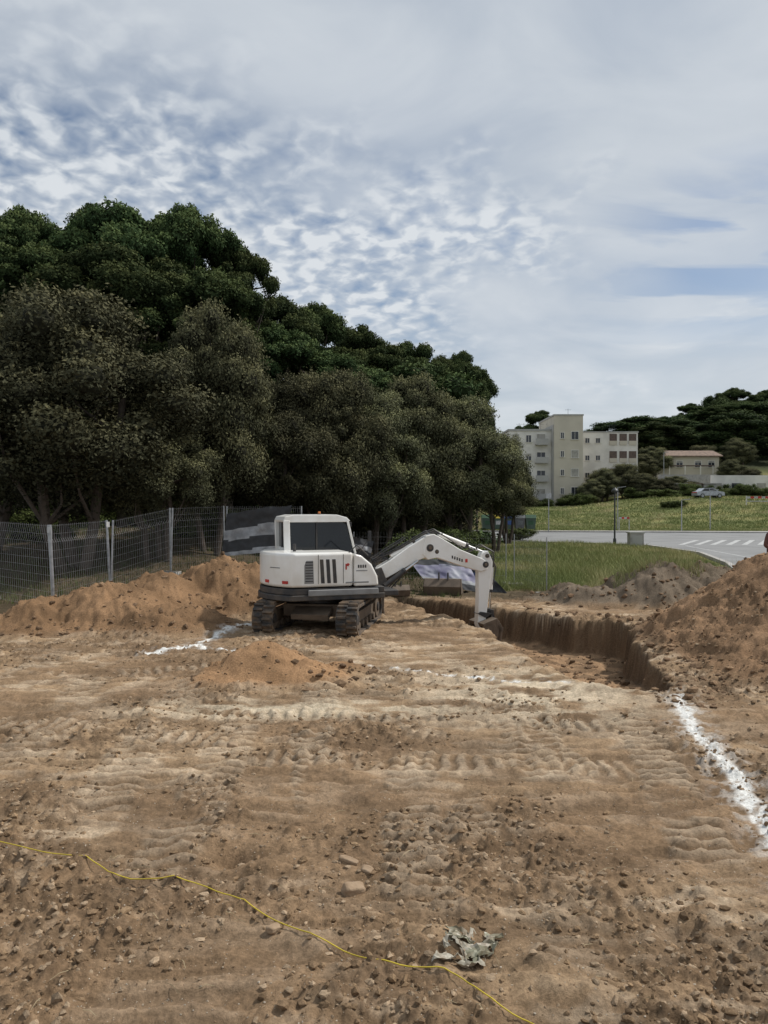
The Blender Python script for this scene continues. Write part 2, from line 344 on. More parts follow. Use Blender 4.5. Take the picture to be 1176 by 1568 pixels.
# ---------------------------------------------------------------- foliage
def leaves(P,Nrm,size,rs):
    n=len(P); r=rs.randn(n,3); r/=np.linalg.norm(r,axis=1)[:,None]
    a=Nrm*.75+r*.7; a/=np.linalg.norm(a,axis=1)[:,None]
    t=np.cross(a,rs.randn(n,3)); t/=np.linalg.norm(t,axis=1)[:,None]+1e-9; b_=np.cross(a,t)
    s=size[:,None]; 
    V=np.stack([P-t*s,P-b_*s*.5,P+t*s,P+b_*s*.5],1).reshape(-1,3)
    return V,np.arange(n*4).reshape(-1,4)
def crown(seed,blobs,nl,leaf,mats,name,up=0.2,core=.6,kz=.35):
    rs=R_(seed); blobs=np.array(blobs); w=blobs[:,3]**1.7; w/=w.sum()
    bi=rs.choice(len(blobs),nl,p=w); d=rs.randn(nl,3); d[:,2]+=up; d/=np.linalg.norm(d,axis=1)[:,None]
    B=blobs[bi]; rr=B[:,3]*(1.12-.55*rs.rand(nl)**1.6)
    wob=1+.34*np.sin(d[:,0]*7+bi)*np.sin(d[:,1]*8+bi*2)*np.sin(d[:,2]*7+bi*3)+.14*np.sin(d[:,0]*19+bi*5)*np.sin(d[:,2]*17+bi)*np.sin(d[:,1]*18)
    P=B[:,:3]+d*(rr*wob)[:,None]*np.array([1,1,.85])
    V,F=leaves(P,d,leaf*(.5+.8*rs.rand(nl)),rs)
    bt=rs.rand(len(blobs)); tint=np.clip(.30*bt[bi]+.25*rs.rand(nl)+kz*(d[:,2]+.35),0,1)  # random tone, plus shading put into the tint: clump tops lighter, undersides darker
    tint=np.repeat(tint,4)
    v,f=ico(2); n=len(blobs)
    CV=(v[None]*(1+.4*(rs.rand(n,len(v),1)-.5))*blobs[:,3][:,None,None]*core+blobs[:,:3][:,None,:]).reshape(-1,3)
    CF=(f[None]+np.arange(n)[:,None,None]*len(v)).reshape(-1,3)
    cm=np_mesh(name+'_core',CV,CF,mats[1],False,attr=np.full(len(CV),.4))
    return np_mesh(name,V,F,mats[0],False,attr=tint),cm
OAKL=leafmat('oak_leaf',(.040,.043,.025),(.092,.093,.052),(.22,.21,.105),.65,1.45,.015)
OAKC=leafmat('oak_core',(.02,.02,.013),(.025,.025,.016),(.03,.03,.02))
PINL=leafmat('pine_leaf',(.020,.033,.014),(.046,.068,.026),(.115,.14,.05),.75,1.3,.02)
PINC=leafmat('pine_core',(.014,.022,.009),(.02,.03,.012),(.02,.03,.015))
SHRL=leafmat('shrub_leaf',(.05,.07,.022),(.085,.11,.035),(.14,.165,.06))
BARK=mat('bark',(.10,.078,.06),.9,scale=8,bump=.8,bscale=14)
def limbs(mb,base,top,r0,targets,rs,k=6):
    base=Vector(base);top=Vector(top);pts=[base]; n=5
    for i in range(1,n+1):
        t=i/n; pts.append(base.lerp(top,t)+Vector((rs.randn()*.12,rs.randn()*.12,0))*(1 if i<n else 0))
    mb.tube(pts,[r0*(1-.55*i/n) for i in range(n+1)],8,BARK)
    for T in targets:
        i=rs.randint(2,n+1); s=pts[i]; T=Vector(T); mid=s.lerp(T,.5)+Vector((rs.randn()*.2,rs.randn()*.2,-.25))
        mb.tube([s,mid,T],[r0*.33,r0*.2,r0*.07],5,BARK)
VAR={}
def tmpmesh(mb):
    T=mb.obj('tmp'); Tm=T.data; bpy.data.objects.remove(T); return Tm
for q in range(3):   # broadleaf R~3.8 H~9.5
    rs=R_(20+q); bl=[]
    while len(bl)<105:
        p=rs.uniform(-1,1,3); r=np.linalg.norm(p)
        if r>1 or r<.3: continue
        zz=5.5+p[2]*3.5; w=1-.25*max(0,p[2]); 
        bl.append((p[0]*3.3*w,p[1]*3.3*w,zz,rs.uniform(.35,1.05)))
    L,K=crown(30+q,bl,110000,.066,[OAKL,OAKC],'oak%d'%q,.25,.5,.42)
    mb=MB()
    for s in range(3):
        a=s*2.1+q; limbs(mb,(.25*math.cos(a),.25*math.sin(a),-1.6),(1.5*math.cos(a),1.5*math.sin(a),6.0),.2,[bl[i][:3] for i in rs.choice(95,9)],rs)
    VAR['oak%d'%q]=(L,K,tmpmesh(mb))
for q in range(3):   # stone pine: umbrella made of distinct pads, R~4.5 H~17
    rs=R_(50+q); bl=[]
    pads=[]
    while len(pads)<9:
        p=rs.uniform(-1,1,2)
        if np.hypot(*p)>1 or any(np.hypot(p[0]-a,p[1]-b_)<.45 for a,b_ in pads): continue
        pads.append(tuple(p))
        if len(pads)>6 and rs.rand()<.1: break
    for (px,py) in pads:
        r=math.hypot(px,py); top=16.6-2.9*r**2-.7*rs.rand(); pr=rs.uniform(1.3,1.9)
        for j in range(15):
            a=rs.rand()*6.28; q_=math.sqrt(rs.rand()); bl.append((px*3.2+pr*q_*math.cos(a),py*3.2+pr*q_*math.sin(a),top-.75*q_**2*1.5-rs.rand()**2*.9,rs.uniform(.35,.75)))
    for i in range(14):
        a=rs.rand()*6.28; r=rs.uniform(1.0,3.0); bl.append((r*math.cos(a),r*math.sin(a),rs.uniform(9.5,13),rs.uniform(.5,.9)))
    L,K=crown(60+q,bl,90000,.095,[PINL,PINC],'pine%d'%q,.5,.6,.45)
    mb=MB(); limbs(mb,(0,0,-1),(.3,.2,14.0),.28,[bl[i][:3] for i in rs.choice(100,22)],rs)
    VAR['pine%d'%q]=(L,K,tmpmesh(mb))
for q in range(2):   # low dense pine thicket form R~4.6 H~17
    rs=R_(70+q); bl=[]
    for i in range(60):
        p=rs.uniform(-1,1,2); bl.append((p[0]*4.2,p[1]*4.2,rs.uniform(1,15.5)-3*np.hypot(*p)**2+1.5,rs.uniform(1.0,1.9)))
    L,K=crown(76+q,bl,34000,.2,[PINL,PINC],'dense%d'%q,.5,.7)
    mb=MB(); limbs(mb,(0,0,-1),(.3,.2,12),.28,[bl[i][:3] for i in range(5)],rs); VAR['dense%d'%q]=(L,K,tmpmesh(mb))
for q in range(2):   # shrub R~1.6 H~2.4
    rs=R_(80+q); bl=[]
    for i in range(26): bl.append((rs.uniform(-1.2,1.2),rs.uniform(-1.2,1.2),rs.uniform(.3,1.8),rs.uniform(.35,.65)))
    L,K=crown(90+q,bl,14000,.06,[SHRL,OAKC],'shrub%d'%q,.3)
    mb=MB(); limbs(mb,(0,0,-.3),(0,0,1.4),.06,[bl[i][:3] for i in range(8)],rs)
    VAR['shrub%d'%q]=(L,K,tmpmesh(mb))
def plant(name,kind,x,y,R,H,rot,parent=None,z=None):
    base={'oak':(3.8,9.5),'pine':(4.6,17),'shrub':(1.6,2.3),'dense':(4.6,17)}[kind[:-1]]
    if z is None: z=float(far_z(np.array([x]),np.array([y]))[0])
    e=empty(name,(x,y,z),(0,0,rot)); e.scale=(R/base[0],R/base[0],H/base[1])
    if parent: e.parent=parent
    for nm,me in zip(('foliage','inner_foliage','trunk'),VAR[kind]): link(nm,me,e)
rs=R_(99)
def gr_(x,y): return float(far_z(np.array([x]),np.array([y]))[0])
OAKS=[(-10.2,25,4.4,9.7,0,0),(-14.2,27,4.2,9.6,1,0),(-6.5,29,2.6,10.2,2,0),(-4.6,33,2.8,8.2,0,0),(-2.2,34,2.7,8.9,1,0),(-.2,36,2.5,8.1,0,0),(1.4,38,2.8,9.1,2,0),(4.0,40,3.1,8.3,0,.3),(6.0,41.5,2.1,6.7,1,1.0),(-7.9,26.5,2.2,6.3,1,0),(6.9,43,1.8,5.3,2,1.2)]
for i,(x,y,r,top,q,lift) in enumerate(OAKS):
    g0=gr_(x,y)+lift; plant('holm_oak_tree','oak%d'%q,x,y,r,top-g0,i*1.7,z=g0)
PINES=[(-23,43,4.8,19.0,0),(-20,43,3.8,19.6,0),(-16.2,44,3.7,20.3,1),(-13.2,40,4.3,18.9,2),(-10.6,41,4.0,18.9,0),(-8.6,43,3.2,18.0,1),(-7.4,50,3.8,17.0,2),(-5.0,54,3.8,17.2,0),(-2.0,58,4.2,16.7,1),(1.4,62,4.0,16.8,2),(4.0,66,3.3,16.0,1),(6.9,69,3.3,16.8,0),(8.6,71,1.7,13.0,2),
 (-17,36,4.4,15.5,1),(-12.3,36,4.4,15.2,2),(-8.6,37,4,14.2,0),(-22,37,4.4,15,1),(-5.6,45,4,13.4,1),(-2.6,49,4,12.6,2),(1.2,54,4.2,12.6,0),(4.4,60,4.2,12.8,1),(7.0,66,2.9,11.0,2),(-27,42,5,18,1),
 (-14.8,42,4.2,16.8,0),(-18.5,41,4.2,16.6,2),(-10,46,4,15.5,1),(-3.6,56,4,14.5,0),(2.6,64,4,14.2,2),(-.4,60,4,14.4,1)]
for i,(x,y,r,top,q) in enumerate(PINES):
    plant('stone_pine_tree','pine%d'%q,x,y,r,top-gr_(x,y),i*2.3)
und=empty('undergrowth')
for i in range(34):
    y=rs.uniform(44,62); x=-.62*y+.68*y*(i+rs.rand())/34; plant('bush','oak%d'%(i%3),x,y,rs.uniform(2.2,3.2),rs.uniform(3.5,6.0),rs.rand()*6,und,z=gr_(x,y)-1.2)
for i in range(18):
    y=rs.uniform(46,60); x=-.6*y+.66*y*(i+rs.rand())/18; plant('bush','dense%d'%(i%2),x,y,rs.uniform(3.2,4.2),rs.uniform(9.5,12),rs.rand()*6,und,z=gr_(x,y))
for i in range(24):
    y=rs.uniform(29,42); x=rs.uniform(-.6,.085)*y; plant('bush','shrub%d'%(i%2),x,y,rs.uniform(1.2,1.9),rs.uniform(1.2,2.0),rs.rand()*6,und,z=gr_(x,y)-.2)
dpf=empty('distant_pine_forest')
for i in range(110):
    y=rs.uniform(168,225); px=rs.uniform(.31,.75) ; x=px*y
    top=2.6+y*(.116+.042*sst(.31,.46,px)-(.0 if i%3==0 else rs.rand()*.05)-(225-y)/63*.03)
    g0=gr_(x,y); kd='pine%d'%(i%3) if i%3==0 else 'dense%d'%(i%2)
    plant('stone_pine',kd,x,y,rs.uniform(5,7.5),max(8,top-g0),rs.rand()*6,dpf)
for i,(x,y,r,top) in enumerate([(31,152,5,21.8),(34.5,156,4,20.8),(29,157,3.5,20)]): plant('stone_pine_tree','pine%d'%(i%3),x,y,r,top-gr_(x,y),i)
for i,(px,yy,D_,r,h) in enumerate([(925,725,124,3.2,6),(955,722,126,3.6,6.5),(990,735,122,3,4.5),(1015,740,120,2.5,3.5),(1035,735,128,3,4),(905,735,121,2.5,4.5),(1150,735,130,3.5,5),(1075,715,158,4,6),(1130,705,160,4,7),(1060,735,128,2.2,3),(1000,700,150,4,7),(980,705,146,4,6),(1120,715,146,3,5)]):
    x=(px-588)/1178*D_; plant('olive_tree','oak%d'%(i%3),x,D_,r,h,i,z=gr_(x,D_)-.6)
shr=empty('field_shrubs')
for i in range(26):
    x=rs.uniform(14,62); y=rs.uniform(116,123); plant('shrub','shrub%d'%(i%2),x,y,rs.uniform(1.2,2.4),rs.uniform(1,2.4),rs.rand()*6,shr)
for x,y in ((10.1,57.8),(38.2,103),(39.4,103)): plant('shrub','shrub0',x,y,1.2,1.0,1,shr)
def grass(name,n,xr,yr,h,w,seed,cond,mt):
    rs=R_(seed); y=yr[0]+(yr[1]-yr[0])*rs.rand(n)**1.2; x=xr[0]*y+(xr[1]-xr[0])*y*rs.rand(n)
    k=cond(x,y,rs); x=x[k];y=y[k];n=len(x); z=terrain(x,y)
    a=rs.rand(n)*6.28; hh=h*(.4+.9*rs.rand(n))*(.4+1.1*fbm(x*.6,y*.6,3,seed)); ln=rs.randn(n,2)*.4*hh[:,None]
    dx,dy=np.cos(a)*w*y/30,np.sin(a)*w*y/30
    V=np.stack([np.stack([x-dx,y-dy,z-.02],1),np.stack([x+dx,y+dy,z-.02],1),np.stack([x+ln[:,0],y+ln[:,1],z+hh],1)],1).reshape(-1,3)
    t=np.repeat(np.clip(.5*rs.rand(n)+1.6*(fbm(x*.35,y*.35,4,seed+3)-.35),0,1),3)
    link(name,np_mesh(name,V,np.arange(n*3).reshape(-1,3),mt,False,attr=t))
GRL=leafmat('grass_leaf',(.16,.19,.07),(.25,.27,.11),(.44,.38,.21),.9,1.1)
ROAD=np.array([(-12,60),(7,55.7),(14.8,51),(16.8,48.6),(16.9,41),(15.0,33.5),(13.4,29),(12.4,24),(12.4,12),(60,12),(80,45),(80,74),(36,73.5),(9.6,76.6),(-12,78)])
def cnd(x,y,rs): return (polysd(x,y,ROAD)>.5)&(y+2.5*(fbm(x*.5,y*.5,4,101)-.5)+.5*np.clip(x-9,0,9)>23.2)
grass('verge_grass',130000,(.125,.55),(22.5,56),.27,.012,5,cnd,GRL)
grass('field_grass',100000,(.1,.75),(77,119),.22,.016,6,lambda x,y,rs:rs.rand(len(x))>.1,GRL)
grass('mound_weeds',6000,(.3,.5),(20.8,26),.45,.011,7,lambda x,y,rs:(fbm(x*.9,y*.9,2,8)>.5)&((mset(x,y,MNG)>.2)|(y>22.5))&(polysd(x,y,ROAD)>.3),GRL)
grass('forest_floor_grass',16000,(-.62,.1),(20,34),.2,.012,9,lambda x,y,rs:(mset(x,y,MND)<.03)&(y>21.5-np.clip((-x-6)*.8,0,4)),SHRL)
# ---------------------------------------------------------------- road
ASP=mat('asphalt',(.24,.24,.235),.85,scale=.4,var=.1,bump=.2)
CON=mat('concrete',(.42,.40,.37),.85,scale=3,bump=.2)
WHP=mat('road_paint',(.50,.50,.485),.7,scale=6)
mb=MB(); mb.add([(x,y,.03) for x,y in ROAD],[tuple(range(len(ROAD)))],ASP)
road=mb.obj('road')
def strip(name,P,w,z0,z1,m):
    mb=MB()
    for (a,b_) in zip(P[:-1],P[1:]): mb.bar((a[0],a[1],(z0+z1)/2),(b_[0],b_[1],(z0+z1)/2),w,z1-z0,m)
    return mb.obj(name)
strip('kerb',[tuple(p) for p in ROAD[:9]],.22,-.02,.15,CON)
strip('kerb',[(x,y) for x,y in ROAD[[11,12,13,14]]],.25,-.02,.15,CON)
mb=MB(); P=[(80,74.3),(36,73.8),(9.6,76.9),(-12,78.3)]; 
mb.add([(x,y,.13) for x,y in P]+[(x,y+2.2,.13) for x,y in P[::-1]],[tuple(range(8))],CON); mb.obj('pavement')
mb=MB()
for i in range(13):
    x=19.5+i*1.05; mb.add([(x,51,.036),(x+.4,51,.036),(x+4.3,58,.036),(x+3.9,58,.036)],[(0,1,2,3)],WHP)
for i in range(9):
    y=30+i*2.2; mb.add([(17.2+i*.25,y,.036),(17.32+i*.25,y,.036),(17.6+i*.25,y+2.2,.036),(17.48+i*.25,y+2.2,.036)],[(0,1,2,3)],WHP)
mb.add([(10,66.4,.036),(60,63.4,.036),(60,63.55,.036),(10,66.55,.036)],[(0,1,2,3)],WHP)
mb.add([(10,74.6,.036),(60,71.6,.036),(60,71.8,.036),(10,74.8,.036)],[(0,1,2,3)],WHP)
mb.obj('road_markings',parent=road)
# ---------------------------------------------------------------- buildings
WALL=mat('render_beige',(.56,.51,.41),.9,scale=.5,var=.06,bump=.1)
WALW=mat('render_white',(.74,.71,.64),.9,scale=.6,var=.1,bump=.1)
WALG=mat('render_grey',(.42,.41,.38),.9,scale=.5,var=.08)
GLS=mat('window_glass',(.045,.05,.06),.15,scale=.6,var=.3)
SHU=mat('shutter',(.38,.36,.31),.6,scale=2)
BRN=mat('brown_opening',(.13,.09,.07),.7)
TILE=mat('terracotta_tiles',(.24,.165,.12),.85,scale=2,var=.25,bump=.6,bscale=6)
def win(mb,x,y,z,w,h,ny,shut=0,fm=None):
    mb.box((x,y-.015,z),(w,.03,h),GLS)
    fm=fm or WALW
    for sx in(-1,1): mb.box((x+sx*(w/2+.04),y-.04,z),(.08,.08,h+.16),fm)
    mb.box((x,y-.04,z+h/2+.04),(w,.078,.08),fm); mb.box((x,y-.09,z-h/2-.05),(w+.3,.18,.08),fm)
    mb.box((x,y-.035,z),(.05,.04,h),fm)
    if shut: mb.box((x,y-.05,z+h/2-shut*h/2),(w-.02,.03,shut*h),SHU)
rs=R_(7)
bld=empty('apartment_building',(0,0,0)); mb=MB(); zb=1.5
mb.box((23.9,130,(zb+14.7)/2),(7.6,12,14.7-zb),WALW); mb.box((23.9,130,14.85),(7.9,12.3,.3),WALG)
mb.box((29.4,128.6,(zb+17)/2),(4.6,12,17-zb),WALL); mb.box((29.4,128.6,17.12),(4.8,12.2,.24),WALG)
mb.box((27.4,126.3,(zb+15.6)/2),(.9,7,15.6-zb),WALG)
mb.box((37.4,136,(zb+15.1)/2),(11.6,10,15.1-zb),WALW); mb.box((37.4,136,15.2),(11.8,10.2,.2),WALG)
for f in range(4):
    z=4.6+f*2.95
    for x,w,h in((21.2,1.1,1.4),(23.3,.8,1.1),(25.3,1.3,1.5)):
        win(mb,x,124,z,w,h,-1,rs.choice([0,0,.4,.7,1.0]))
    mb.box((25.3,123.5,z-1.0),(2.0,1.0,.12),CON); mb.box((25.3,123.02,z-.5),(2.0,.06,.9),WALG)
    win(mb,28.4,122.6,z+.4,.5,.9,-1,0); win(mb,30.4,122.6,z+.4,1.1,1.2,-1,rs.choice([0,.5,1.0]))
    for x in (33.0,34.6,36.4): win(mb,x,131,z+.3,.7,.8,-1,0)
    for x in (39.0,40.7,42.3):
        mb.box((x,130.98,z+.5),(1.25,.06,1.9),BRN); mb.box((x,130.9,z-.1),(1.25,.1,.7),WALL)
for i in range(9):
    x=22+rs.rand()*19; zt=14.8 if x<28 else (17.2 if x<31.6 else 15.2); yy=128 if x<32 else 134
    mb.cyl((x,yy,zt),(x,yy,zt+1.6),.03,.03,4,GLS); mb.bar((x-.5,yy,zt+1.4),(x+.5,yy,zt+1.4),.03,.03,GLS)
mb.obj('facades',parent=bld)
hs=empty('tile_roof_house'); mb=MB(); X0,D0,Zb=59.2,150,8.2
mb.box((X0,D0+4,Zb+2.2),(12.2,8,4.4),WALL)
mb.prism([(D0-.7,Zb+4.2),(D0+4,Zb+5.5),(D0+8.7,Zb+4.2),(D0+8.7,Zb+4.0),(D0-.7,Zb+4.0)],X0-6.6,X0+6.6,TILE,'yz')
for x in(-4.4,-1.6,2,4.6): win(mb,X0+x,D0,Zb+2.6,1.2,1.2,-1,.3)
mb.box((X0+.2,D0-1.2,Zb+2.2),(9,.15,.25),BRN); 
for x in(-4,-1,2,4.4): mb.box((X0+x,D0-1.2,Zb+1.0),(.18,.18,2.4),WALW)
mb.obj('walls_and_roof',parent=hs)
mb=MB(); mb.box((52+0,132,6.4),(10,.3,3.2),CON); mb.box((47,131,5.2),(6,.3,2.2),WALG); mb.obj('retaining_wall')
mb=MB(); mb.box((57,122.5,5.7),(10,.3,3.6),WALW)
for x in(53,56,60): mb.box((x,122.32,5.6),(1.4,.05,1.3),GLS if x==56 else SHU)
mb.obj('graffiti_wall')
for q in range(3):
    mb=MB(); x=46.5+q*2.4; mb.box((x,122,5.0),(2.0,2,2.2),WALG if q else SHU); mb.box((x,121.9,6.15),(2.3,2.4,.1),TILE if q==1 else CON); mb.box((x,120.97,4.8),(.8,.05,1.5),BRN); mb.obj('garden_shed')
# ---------------------------------------------------------------- street things
MET=mat('galvanised_steel',(.42,.43,.44),.45,metal=.6,scale=10); DRK=mat('dark_metal',(.05,.055,.055),.5)
mb=MB(); lx,ly=15.0,50.0
mb.cyl((lx,ly,0),(lx,ly,.5),.12,.1,10,DRK); mb.cyl((lx,ly,.5),(lx,ly,3.5),.06,.045,10,DRK); mb.cyl((lx,ly,3.5),(lx,ly,3.62),.2,.24,12,DRK); mb.cyl((lx,ly,3.62),(lx,ly,3.8),.2,.05,12,DRK); mb.obj('street_lamp')
mb=MB(); lx,ly=16.1,75.2
mb.cyl((lx,ly,0),(lx,ly,3.8),.05,.04,8,MET); mb.box((lx,ly-.05,3.6),(.5,.04,.5),WHP); mb.obj('traffic_sign_post')
for i,(x,y,h) in enumerate([(29.6,76.5,3.2),(24,79,4.5),(33.5,79,4.2),(62,118,9),(44,121,7)]):
    z0=gr_(x,y); mb=MB(); mb.cyl((x,y,z0),(x,y,z0+h),.06,.04,8,MET); mb.bar((x,y,z0+h),(x+.7,y-.4,z0+h+.1),.12,.06,MET); mb.obj('street_lamp')
mb=MB(); mb.box((15.7,48,.45),(.85,.6,.9),CON); mb.box((15.7,48,.95),(.95,.7,.1),WALG); mb.box((15.7,47.69,.45),(.6,.02,.6),WALG); mb.obj('utility_cabinet',bevel=.01)
cols=[((.02,.08,.03),'green'),((.55,.42,.02),'yellow'),((.03,.08,.25),'blue'),((.12,.13,.13),'grey'),((.02,.08,.03),'green2')]
for i,(cc,nm) in enumerate(cols):
    mb=MB(); x=10.4+i*1.1; y=77.9; bm_=mat('bin_body',(.05,.09,.06) if i!=3 else (.1,.1,.1),.5); lid=mat('bin_lid_'+nm,cc,.5)
    mb.prism([(x-.42,.15),(x+.42,.15),(x+.52,1.25),(x-.52,1.25)],y-.5,y+.5,bm_,'xz')
    mb.prism([(y-.6,1.25),(y+.6,1.25),(y+.45,1.5),(y-.3,1.6)],x-.53,x+.53,lid,'yz'); mb.box((x,y-.53,.8),(.5,.03,.4),WHP if i==1 else lid)
    for s in(-.35,.3): mb.cyl((x+s,y-.4,.13),(x+s+.06,y-.4,.13),.1,.1,8,DRK)
    mb.obj('recycling_container',loc=(0,0,.13),bevel=.03)
REDP=mat('red_paint',(.5,.04,.03),.5)
for bx,by in((50.5,104),(54,104)):
    mb=MB(); z=float(far_z(np.array([bx]),np.array([by]))[0])
    for s in(-1.5,1.5): mb.box((bx+s,by,z+.55),(.12,.12,1.3),WALW)
    for k in range(6): mb.box((bx-1.25+k*.5,by-.07,z+1.0),(.5,.05,.28),REDP if k%2 else WHP)
    mb.box((bx,by-.07,z+.5),(3,.05,.12),WHP); mb.obj('road_barrier')
mb=MB(); bx,by=24.2,77.5
for s in(-.5,.5): mb.box((bx+s,by,.75),(.06,.06,1.5),WHP)
for k in range(4): mb.box((bx-.39+k*.26,by-.04,1.4),(.26,.03,.2),REDP if k%2 else WHP)
mb.obj('warning_barrier')
def car(name,x,y,z,rot,paint):
    mb=MB(); L=[(-2.1,.35),(-2.12,.75),(-1.95,.92),(-1.55,.98),(-1.0,1.42),(.35,1.46),(1.1,1.0),(1.9,.88),(2.1,.7),(2.1,.35)]
    mb.prism(L,-.82,.82,paint); 
    for s in(-1,1):
        mb.prism([(-1.4,1.0),(-.95,1.35),(-.3,1.37),(-.3,1.0)],s*.825,s*.835,GLS); mb.prism([(-.22,1.0),(-.22,1.37),(.33,1.38),(.92,1.0)],s*.825,s*.835,GLS)
        for wx in(-1.3,1.3):
            mb.cyl((wx,s*.6,.32),(wx,s*.86,.32),.33,.33,18,DRK); mb.cyl((wx,s*.86,.32),(wx,s*.87,.32),.2,.2,12,MET)
    mb.box((-2.11,0,.8),(.04,1.4,.14),REDP); mb.box((2.1,.6,.7),(.05,.3,.12),WHP); mb.box((2.1,-.6,.7),(.05,.3,.12),WHP)
    mb.obj(name,None,(x,y,z),(0,0,rot),bevel=.05)
SIL=mat('silver_paint',(.4,.42,.45),.3,metal=.3,coat=.5)
cx=47.2; car('parked_car',cx,112,gr_(cx,112)+.05,.1,SIL)
# ---------------------------------------------------------------- fences
def fence(mb,p0,p1,h=2.0,lean=0,feet=True,tag=False,wr=1.0,pr=.024):
    x0,y0,z0=p0;x1,y1,z1=p1; d=Vector((x1-x0,y1-y0,0)); L=d.length; d.normalize(); nrm=Vector((-d.y,d.x,0))
    up=(Vector((0,0,1))*math.cos(lean)+nrm*math.sin(lean))
    def P(s,t): return Vector((x0,y0,z0)).lerp(Vector((x1,y1,z1)),s)+up*t
    for s in(0,1): mb.cyl(P(s,-.1),P(s,h),pr,pr,8,MET)
    nv=int(L/.1)
    for i in range(1,nv):
        s=i/nv; pts=[(s,.12),(s,h-.45),(s,h-.35),(s,h)]; off=[0,0,.05,0]
        for j in range(3):
            a=P(*pts[j])+nrm*off[j]; b_=P(*pts[j+1])+nrm*off[j+1]; mb.cyl(a,b_,.0026*wr,.0026*wr,3,MET,False)
    for t in np.arange(.12,h+.01,.2): mb.cyl(P(0,t),P(1,t),.0032*wr,.0032*wr,3,MET,False)
    if feet:
        for s in(0,1):
            q=P(s,0); M=Matrix.Rotation(math.atan2(nrm.y,nrm.x),3,'Z'); mb.box((q.x,q.y,q.z+.05),(.62,.22,.13),CON,M)
    if tag:
        q=P(1,h-.12)+nrm*-.03; mb.bar(q-d*.08,q+d*.1,.01,.15,WHP)
def gh(x,y): return gz(x,y)
fp=[(-13.9,21.8),(-10.6,20.5),(-7.95,18.5),(-7.6,21.4),(-6.85,24.7),(-5.6,27.0)]
for i in range(5):
    a=fp[i];b_=fp[i+1]; mb=MB(); fence(mb,(a[0],a[1],gh(*a)),(b_[0],b_[1],gh(*b_)),2.15,tag=i in(1,2),lean=(.03,-.04,.06,-.03,.02)[i],pr=.034 if i<3 else .026); mb.obj('temporary_fence_panel')
a,b_=(-5.5,26.9),(-2.6,24.2)
mb=MB(); fence(mb,(a[0],a[1],.6),(b_[0],b_[1],.6),2.0); mb.obj('temporary_fence_panel')
for (a,b_,z) in [((-1.0,25.5),(1.6,25.8),.05),((1.8,25.9),(4.0,25.2),.0),((4.2,24.8),(4.7,22.2),0)]:
    mb=MB(); fence(mb,(a[0],a[1],z),(b_[0],b_[1],z),1.7,wr=.6,pr=.014); mb.obj('temporary_fence_panel')
BLK=mat('black_mesh_fabric',(.05,.052,.055),.8,scale=6); WHF=mat('white_fabric',(.40,.41,.42),.8,scale=4,var=.2); PUR=mat('purple_banner',(.16,.15,.23),.6,scale=2,dirt=(.34,.35,.39),var=.5); BLU=mat('blue_banner',(.05,.10,.3),.6)
def sheet(name,c00,c10,c01,c11,stripes,seed,amp=.05):
    nu,nv=40,24; u,v=np.meshgrid(np.linspace(0,1,nu),np.linspace(0,1,nv)); c00,c10,c01,c11=[np.array(c) for c in(c00,c10,c01,c11)]
    P=(c00*((1-u)*(1-v))[...,None]+c10*(u*(1-v))[...,None]+c01*((1-u)*v)[...,None]+c11*(u*v)[...,None])
    P[...,1]+=amp*(fbm(u*5,v*3,3,seed)-.5)*4; P[...,2]+=amp*(fbm(u*4,v*1,2,seed+5)-.5)*2
    ii=np.arange(nu*nv).reshape(nv,nu); F=np.stack([ii[:-1,:-1],ii[:-1,1:],ii[1:,1:],ii[1:,:-1]],-1).reshape(-1,4)
    vv=((v[:-1,:-1])+.03*np.sin(u[:-1,:-1]*7)).ravel(); mi=np.zeros(len(F),int); ms=[s[1] for s in stripes]; uq=[]
    for s in ms:
        if s not in uq: uq.append(s)
    for lim,s in stripes: mi[vv>=lim]=uq.index(s)
    link(name,np_mesh(name,P.reshape(-1,3),F,uq,True,mi=mi))
sheet('fence_screen_fabric',(-5.1,24.2,1.0),(-3.1,23.8,1.25),(-4.95,24.2,2.35),(-2.85,23.8,2.65),[(-1,WHF),(.08,BLK),(.36,WHF),(.60,BLK)],3)
sheet('fence_screen_fabric',(-1.3,22.6,.9),(-.5,22.8,.7),(-1.15,22.6,1.75),(-.3,22.8,1.6),[(-1,WHF),(.3,BLK),(.6,WHF),(.75,BLK)],8)
sheet('construction_banner',(1.3,23.3,.25),(3.0,23.2,.0),(.75,24.0,.98),(2.6,23.9,.90),[(-1,BLK),(.18,WHF),(.3,PUR),(.78,BLK)],13)
sheet('construction_banner',(2.9,23.4,.0),(3.7,22.9,-.0),(2.6,24.2,.8),(3.0,23.8,.7),[(-1,BLK),(.5,BLU),(.7,BLK)],23)
# ---------------------------------------------------------------- excavator
WP=mat('machine_white_paint',(.82,.81,.77),.32,scale=2.2,dirt=(.6,.54,.45),var=.22,coat=.3)
BK=mat('black_plastic',(.028,.028,.03),.55,scale=5,dirt=(.10,.08,.06),var=.3)
RUB=mat('rubber_track',(.045,.043,.041),.85,scale=5,dirt=(.19,.13,.08),var=.45,bump=.3)
CG=mat('cab_glass',(.012,.015,.018),.06,scale=2,var=.1)
GRY=mat('grey_panel',(.25,.25,.245),.5,scale=4); ORG=mat('orange_beacon',(.5,.14,.02),.3); RED=mat('red_logo',(.5,.03,.02),.5)
CHR=mat('cylinder_rod',(.6,.6,.6),.15,metal=1); DST=mat('dusty_steel',(.16,.12,.085),.7,scale=5,metal=.1,bump=.3)
ex=empty('excavator',(-1.36,16.75,-.01))
mb=MB(); Lh,r=1.12,.31
